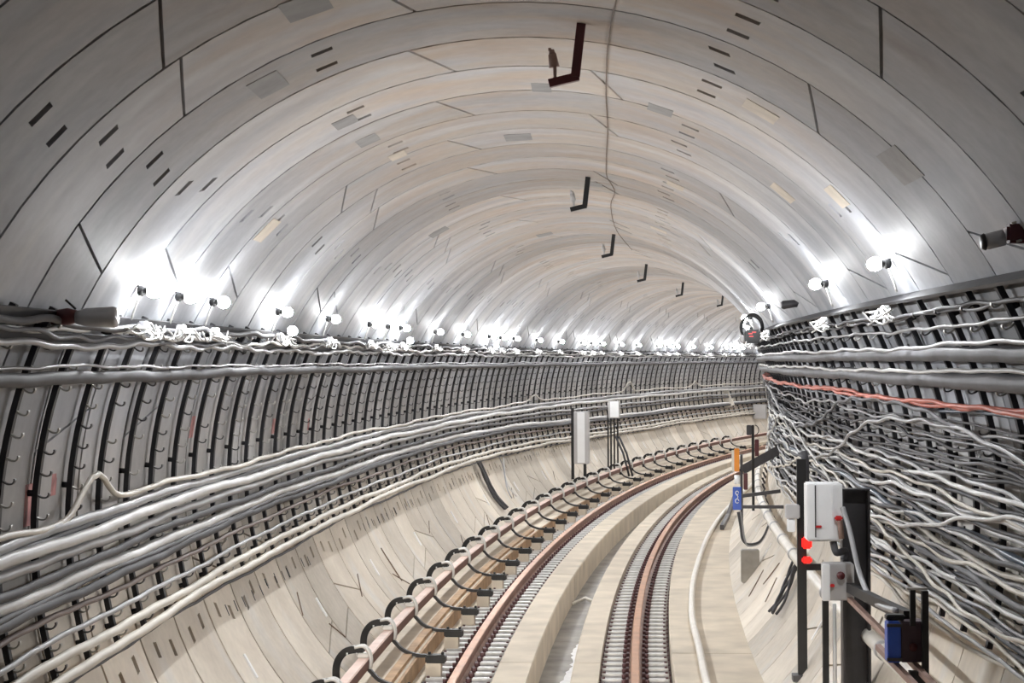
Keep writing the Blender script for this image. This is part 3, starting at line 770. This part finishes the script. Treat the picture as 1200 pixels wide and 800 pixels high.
mb = MB(); mb.bbox((-.04, .008, .195), (.165, .022, .37), .005); door = mb.build('door', M['white'], t)
mb = MB(); mb.box((-.075, -.005, .2), (.008, .006, .34)); mb.build('door_seam', M['dgrey'], door)
mb = MB(); mb.bbox((-.055, -.012, .10), (.04, .014, .016), .004); mb.build('latch', M['redp'], door)
mb = MB(); mb.bbox((.075, .0, .155), (.05, .04, .03), .008); mb.build('red_gland', M['redp'], t)
mb = MB(); mb.cyl((.085, 0, .14), (.095, 0, .02), .018, 10); mb.build('gland_tube', M['rust'], t)
t = thing('switch_box', 12.35, 2.07, 1.19, label='small grey switch box with a dark red knob below the white cabinet', cat='box')
mb = MB(); mb.bbox((0, .08, .12), (.20, .14, .24), .008); mb.build('body', M['greybox'], t)
mb = MB(); mb.bbox((-.085, -.0, .12), (.05, .02, .24), .005); cover = mb.build('cover', M['white'], t)
mb = MB(); mb.cyl((.01, .02, .165), (.01, -.02, .165), .026, 14); mb.build('knob', M['maroon'], t)
mb = MB(); mb.bbox((-.045, -.003, .10), (.028, .02, .02), .004); mb.build('latch', M['redp'], cover)
# flexible hose from the cabinet
mb = MB(); mb.tube(bez([W(12.3, 2.09, 1.80), W(12.2, 2.12, 1.66), W(12.0, 2.15, 1.42), W(11.6, 2.16, 1.30), W(11.0, 2.13, 1.33), W(10.3, 2.10, 1.395)], 8), .017, 8); mb.build('flexible_conduit', CAB['pale'], label='grey flexible conduit curving from the white cabinet across the thick post', cat='conduit')
mb = MB(); mb.tube(bez([W(12.5, 2.05, 1.57), W(12.4, 2.06, 1.50), W(12.5, 2.13, 1.50), W(12.5, 2.12, 1.44)], 6), .024, 8); mb.build('cable_tail', CAB['dark'], label='dark cable tail joining the white cabinet to the small switch box', cat='cable')
mb = MB(); mb.tube([W(12.5, 2.14, 1.27), W(11.2, 2.15, 1.325), W(10.1, 2.13, 1.39)], 0, flat=(.05, .06)); mb.build('cross_beam', M['black'], label='black beam bracing the thick post to the blue box frame', cat='beam')
mb = MB(); mb.tube([W(12.5, 2.14, 1.2), W(10.6, 2.13, 1.18), W(9.2, 2.2, 1.06)], 0, flat=(.03, .03)); mb.build('thin_brace', M['rust'], label='thin brown brace running behind the blue box from the thick post', cat='beam')
# post with red lamps
t = thing('signal_post', 14.95, 2.10, .26, label='slim black post carrying two red signal lamps and a grey terminal box', cat='post')
mb = MB(); mb.box((0, 0, .86), (.072, .05, 1.72)); mb.build('column', M['black'], t)
mb = MB(); mb.box((0, 0, 0), (.16, .14, .05)); mb.build('base_plate', M['dgrey'], t)
mb = MB(); mb.tube([(.035, .03, 1.1), (.035, .03, 1.72), (.02, .03, 1.78)], .03, 8); mb.build('cable_sleeve', CAB['dark'], t)
for z0, z1, nm in ((1.02, 1.11, 'upper red lamp'), (.905, .955, 'lower red lamp')):
    mb = MB(); mb.bbox((.035, -.055, (z0 + z1) / 2), (.075, .06, z1 - z0), .012); mb.build('red_lamp', M['redlamp'], t)
mb = MB(); mb.box((.10, .0, .87), (.22, .04, .05)); mb.build('lamp_arm', M['black'], t)
mb = MB(); mb.bbox((-.075, -.03, 1.31), (.11, .1, .11), .008); mb.build('terminal_box', M['greybox'], t)
mb = MB(); mb.bbox((-.085, -.03, 1.20), (.06, .08, .10), .006); mb.build('lower_box', M['white'], t)
# blue box
t = thing('blue_cabinet', 10.0, 2.09, 1.16, label='blue-fronted plum box on a black frame low on the right wall', cat='cabinet')
mb = MB(); mb.bbox((.045, .06, .11), (.13, .14, .215), .008); mb.build('body', M['plum'], t)
mb = MB(); mb.bbox((-.055, .03, .11), (.07, .10, .215), .006); cover = mb.build('blue_cover', M['blue'], t)
mb = MB(); mb.cyl((.045, -.012, .085), (.045, -.022, .085), .022, 12); mb.build('round_emblem', M['maroon'], t)
for z in (.02, .20): mb = MB(); mb.box((-.055, -.025, z), (.08, .012, .016)); mb.build('hinge', M['dgrey'], cover)
mb = MB(); mb.bbox((-.04, .05, .235), (.1, .07, .03), .006); mb.build('top_gland', M['black'], t)
t = thing('frame_post', 9.95, 2.19, .62, label='slim black square post standing behind the blue box', cat='post')
mb = MB(); mb.box((0, 0, .46), (.034, .034, .93)); mb.build('column', M['black'], t)
mb = MB(); mb.box((-.04, .01, .935), (.11, .03, .012)); mb.build('top_plate', M['hookl'], t)
mb = MB(); mb.box((-.06, .02, .84), (.028, .028, .20)); mb.build('stub', M['black'], t)
mb = MB(); mb.box((-.05, 0, .38), (.07, .05, .25)); mb.build('lower_block', M['black'], t)
mb = MB(); mb.tube([W(10.3, 2.0, 1.2), W(9.7, 2.12, 1.06), W(9.2, 2.3, .93)], 0, flat=(.03, .03)); mb.build('diagonal_brace', M['rust'], label='brown diagonal brace below the blue box', cat='beam')

# marker post with orange and blue
SM = 22.3
t = thing('marker_post', SM, 1.93, .98, label='upright marker with orange top, white middle and blue sign above the cable loops', cat='marker')
mb = MB(); mb.bbox((.0, 0, .61), (.06, .05, .27), .006); mb.build('orange_panel', M['orange'], t)
mb = MB(); mb.box((-.045, 0, .60), (.028, .04, .25)); mb.build('pale_edge', M['cream'], t)
mb = MB(); mb.cyl((.005, 0, .33), (.005, 0, .43), .035, 10); mb.build('white_insulator', M['white'], t)
mb = MB(); mb.bbox((.0, -.01, .16), (.10, .03, .27), .005); mb.build('blue_sign', M['blue'], t)
for z, rr in ((.225, .022), (.13, .026)):
    mb = MB(); mb.tube([(rr * .8 * math.cos(a), -.028, z + rr * math.sin(a)) for a in [x * math.pi / 5 for x in range(10)]], .005, 5); mb.build('white_symbol', M['white'], t)
mb = MB(); mb.tube([(.0, -.028, .155), (.012, -.028, .18), (-.004, -.028, .205)], .005, 5); mb.build('white_symbol', M['white'], t)
mb = MB(); mb.box((.055, .02, .25), (.03, .03, .85)); mb.box((.03, .02, .49), (.05, .03, .03)); mb.build('holder', M['dgrey'], t)
t = thing('pedestal_block', SM - .2, 2.07, .20, label='grey concrete block on the lower right wall beneath the marker cable loops', cat='block')
mb = MB(); mb.bbox((0, 0, .17), (.21, .18, .38), .01); mb.build('block', M['channel'], t)
for j, (dx, c) in enumerate(((0, 'dark'), (.03, 'dark'), (.055, 'pale'))):
    mb = MB(); mb.tube(bez([W(SM, 1.94 + dx * .5, .98), W(SM, 1.97 + dx * .4, .80), W(SM, 1.99 + dx * .4, .66), W(SM + .02, 2.06, .60 - dx * .3), W(SM + .1, 2.2, .63 - dx * .3), W(SM + .2, 2.30, .80), W(SM + .3, 2.33, 1.0)], 8), .014, 6)
    mb.build('loop_cable', CAB[c], label=('%s dark cable looping from the marker post to the right racks' % ('inner', 'outer')[j]) if j < 2 else 'pale cable looping from the marker post to the right racks', cat='cable')
# brackets / arms near the marker
for nm, a, b, f, lab in (('support_beam', (21.2, 1.95, 1.245), (21.2, 2.38, 1.30), (.03, .04), 'upper black arm reaching from the marker to the right racks'),
                   ('support_beam', (20.6, 1.93, 1.17), (20.6, 2.38, 1.17), (.03, .035), 'lower grey arm reaching from the marker to the right racks'),
                   ('support_beam', (23.2, 2.02, 1.42), (23.2, 2.45, 1.66), (.03, .11), 'wide slanting dark arm behind the marker on the right')):
    mb = MB(); mb.tube([W(*a), W(*b)], 0, flat=f); mb.build(nm, M['dgrey'], label=lab, cat='bracket')
t = thing('distance_post', 22.6, 2.13, 1.0, label='slim dark post with maroon plates standing behind the orange marker', cat='post')
mb = MB(); mb.box((0, 0, .48), (.032, .03, 1.02)); mb.build('column', M['black'], t)
mb = MB(); mb.bbox((-.045, -.01, .93), (.06, .04, .12), .006); mb.build('grey_head', M['dgrey'], t)
mb = MB(); mb.bbox((.045, -.01, .72), (.05, .03, .20), .006); mb.build('maroon_plate', M['maroon'], t)
mb = MB(); mb.bbox((-.09, -.01, .32), (.05, .03, .20), .006); mb.build('maroon_plate', M['maroon'], t)
mb = MB(); mb.tube([(.02 + .05 * math.cos(a), 0, .93 + .06 * math.sin(a)) for a in [x * .5 - 1.5 for x in range(7)]], .005, 5); mb.build('wire_loop', M['black'], t)
mb = MB(); mb.tube([W(30.4, 1.72, .09), W(32.6, 1.75, .09), W(34.6, 1.80, .3)], 0, flat=(.06, .08)); mb.build('steel_channel', M['dgrey'], label='dark steel channel lying on the walkway beside the marker', cat='beam')

# ------------------------------------------------------------------ equipment on the left wall, far
t = thing('tall_enclosure', 39.5, -1.70, .30, label='tall narrow grey enclosure standing on legs against the far left wall', cat='cabinet')
mb = MB(); mb.bbox((0, 0, .85), (.31, .22, 1.10), .01); mb.build('body', M['greybox'], t)
mb = MB(); mb.bbox((.0, -.115, .85), (.16, .02, 1.06), .004); mb.build('cover', M['white'], t)
for x in (-.20, .06): mb = MB(); mb.box((x, .02, .72 if x < -.1 else .15), (.06, .05, 1.5 if x < -.1 else .45)); mb.build('leg', M['black'], t)
t = thing('small_enclosure', 44.0, -1.71, 1.42, label='small pale box on black uprights beyond the tall grey enclosure', cat='cabinet')
mb = MB(); mb.bbox((0, 0, .2), (.26, .16, .40), .01); mb.build('body', M['greybox'], t)
mb = MB(); mb.bbox((.02, -.085, .2), (.20, .02, .36), .005); mb.build('cover', M['white'], t)
for k, x in enumerate((-.15, -.08, .0, .08)):
    mb = MB(); mb.box((x, .02, -.58 + .0), (.035, .03, 1.3)); mb.build('upright', M['black'], t)
for j in range(2):
    mb = MB(); mb.tube([W(44.0, -1.68 + j * .08, 1.0), W(44.0, -1.5 + j * .08, .6), W(44.0, -1.36 + .08 * j, .06)], .025, 6); mb.build('stay_cable', CAB['dark'], label='%s dark cable slanting down from the small pale box' % ('left', 'right')[j], cat='cable')
t = thing('leaning_panel', 63.0, -2.45, 1.25, label='pale board hanging aslant on the racks in the far bend', cat='panel')
mb = MB(); mb.box((0, 0, .35), (.30, .05, .85), 0, Matrix.Translation((0, 0, .35)) @ Matrix.Rotation(-.45, 4, 'Y') @ Matrix.Translation((0, 0, -.35))); mb.build('board', M['cream'], t)
t = thing('far_box', 66.0, -2.0, .72, label='grey box at the end of the far left racks beside the bend', cat='cabinet')
mb = MB(); mb.bbox((0, 0, .25), (.45, .2, .50), .01); mb.build('body', M['greybox'], t)
mb = MB(); mb.bbox((0, -.105, .25), (.38, .02, .44), .005); mb.build('door', M['greybox'], t)

bpy.context.view_layer.update()
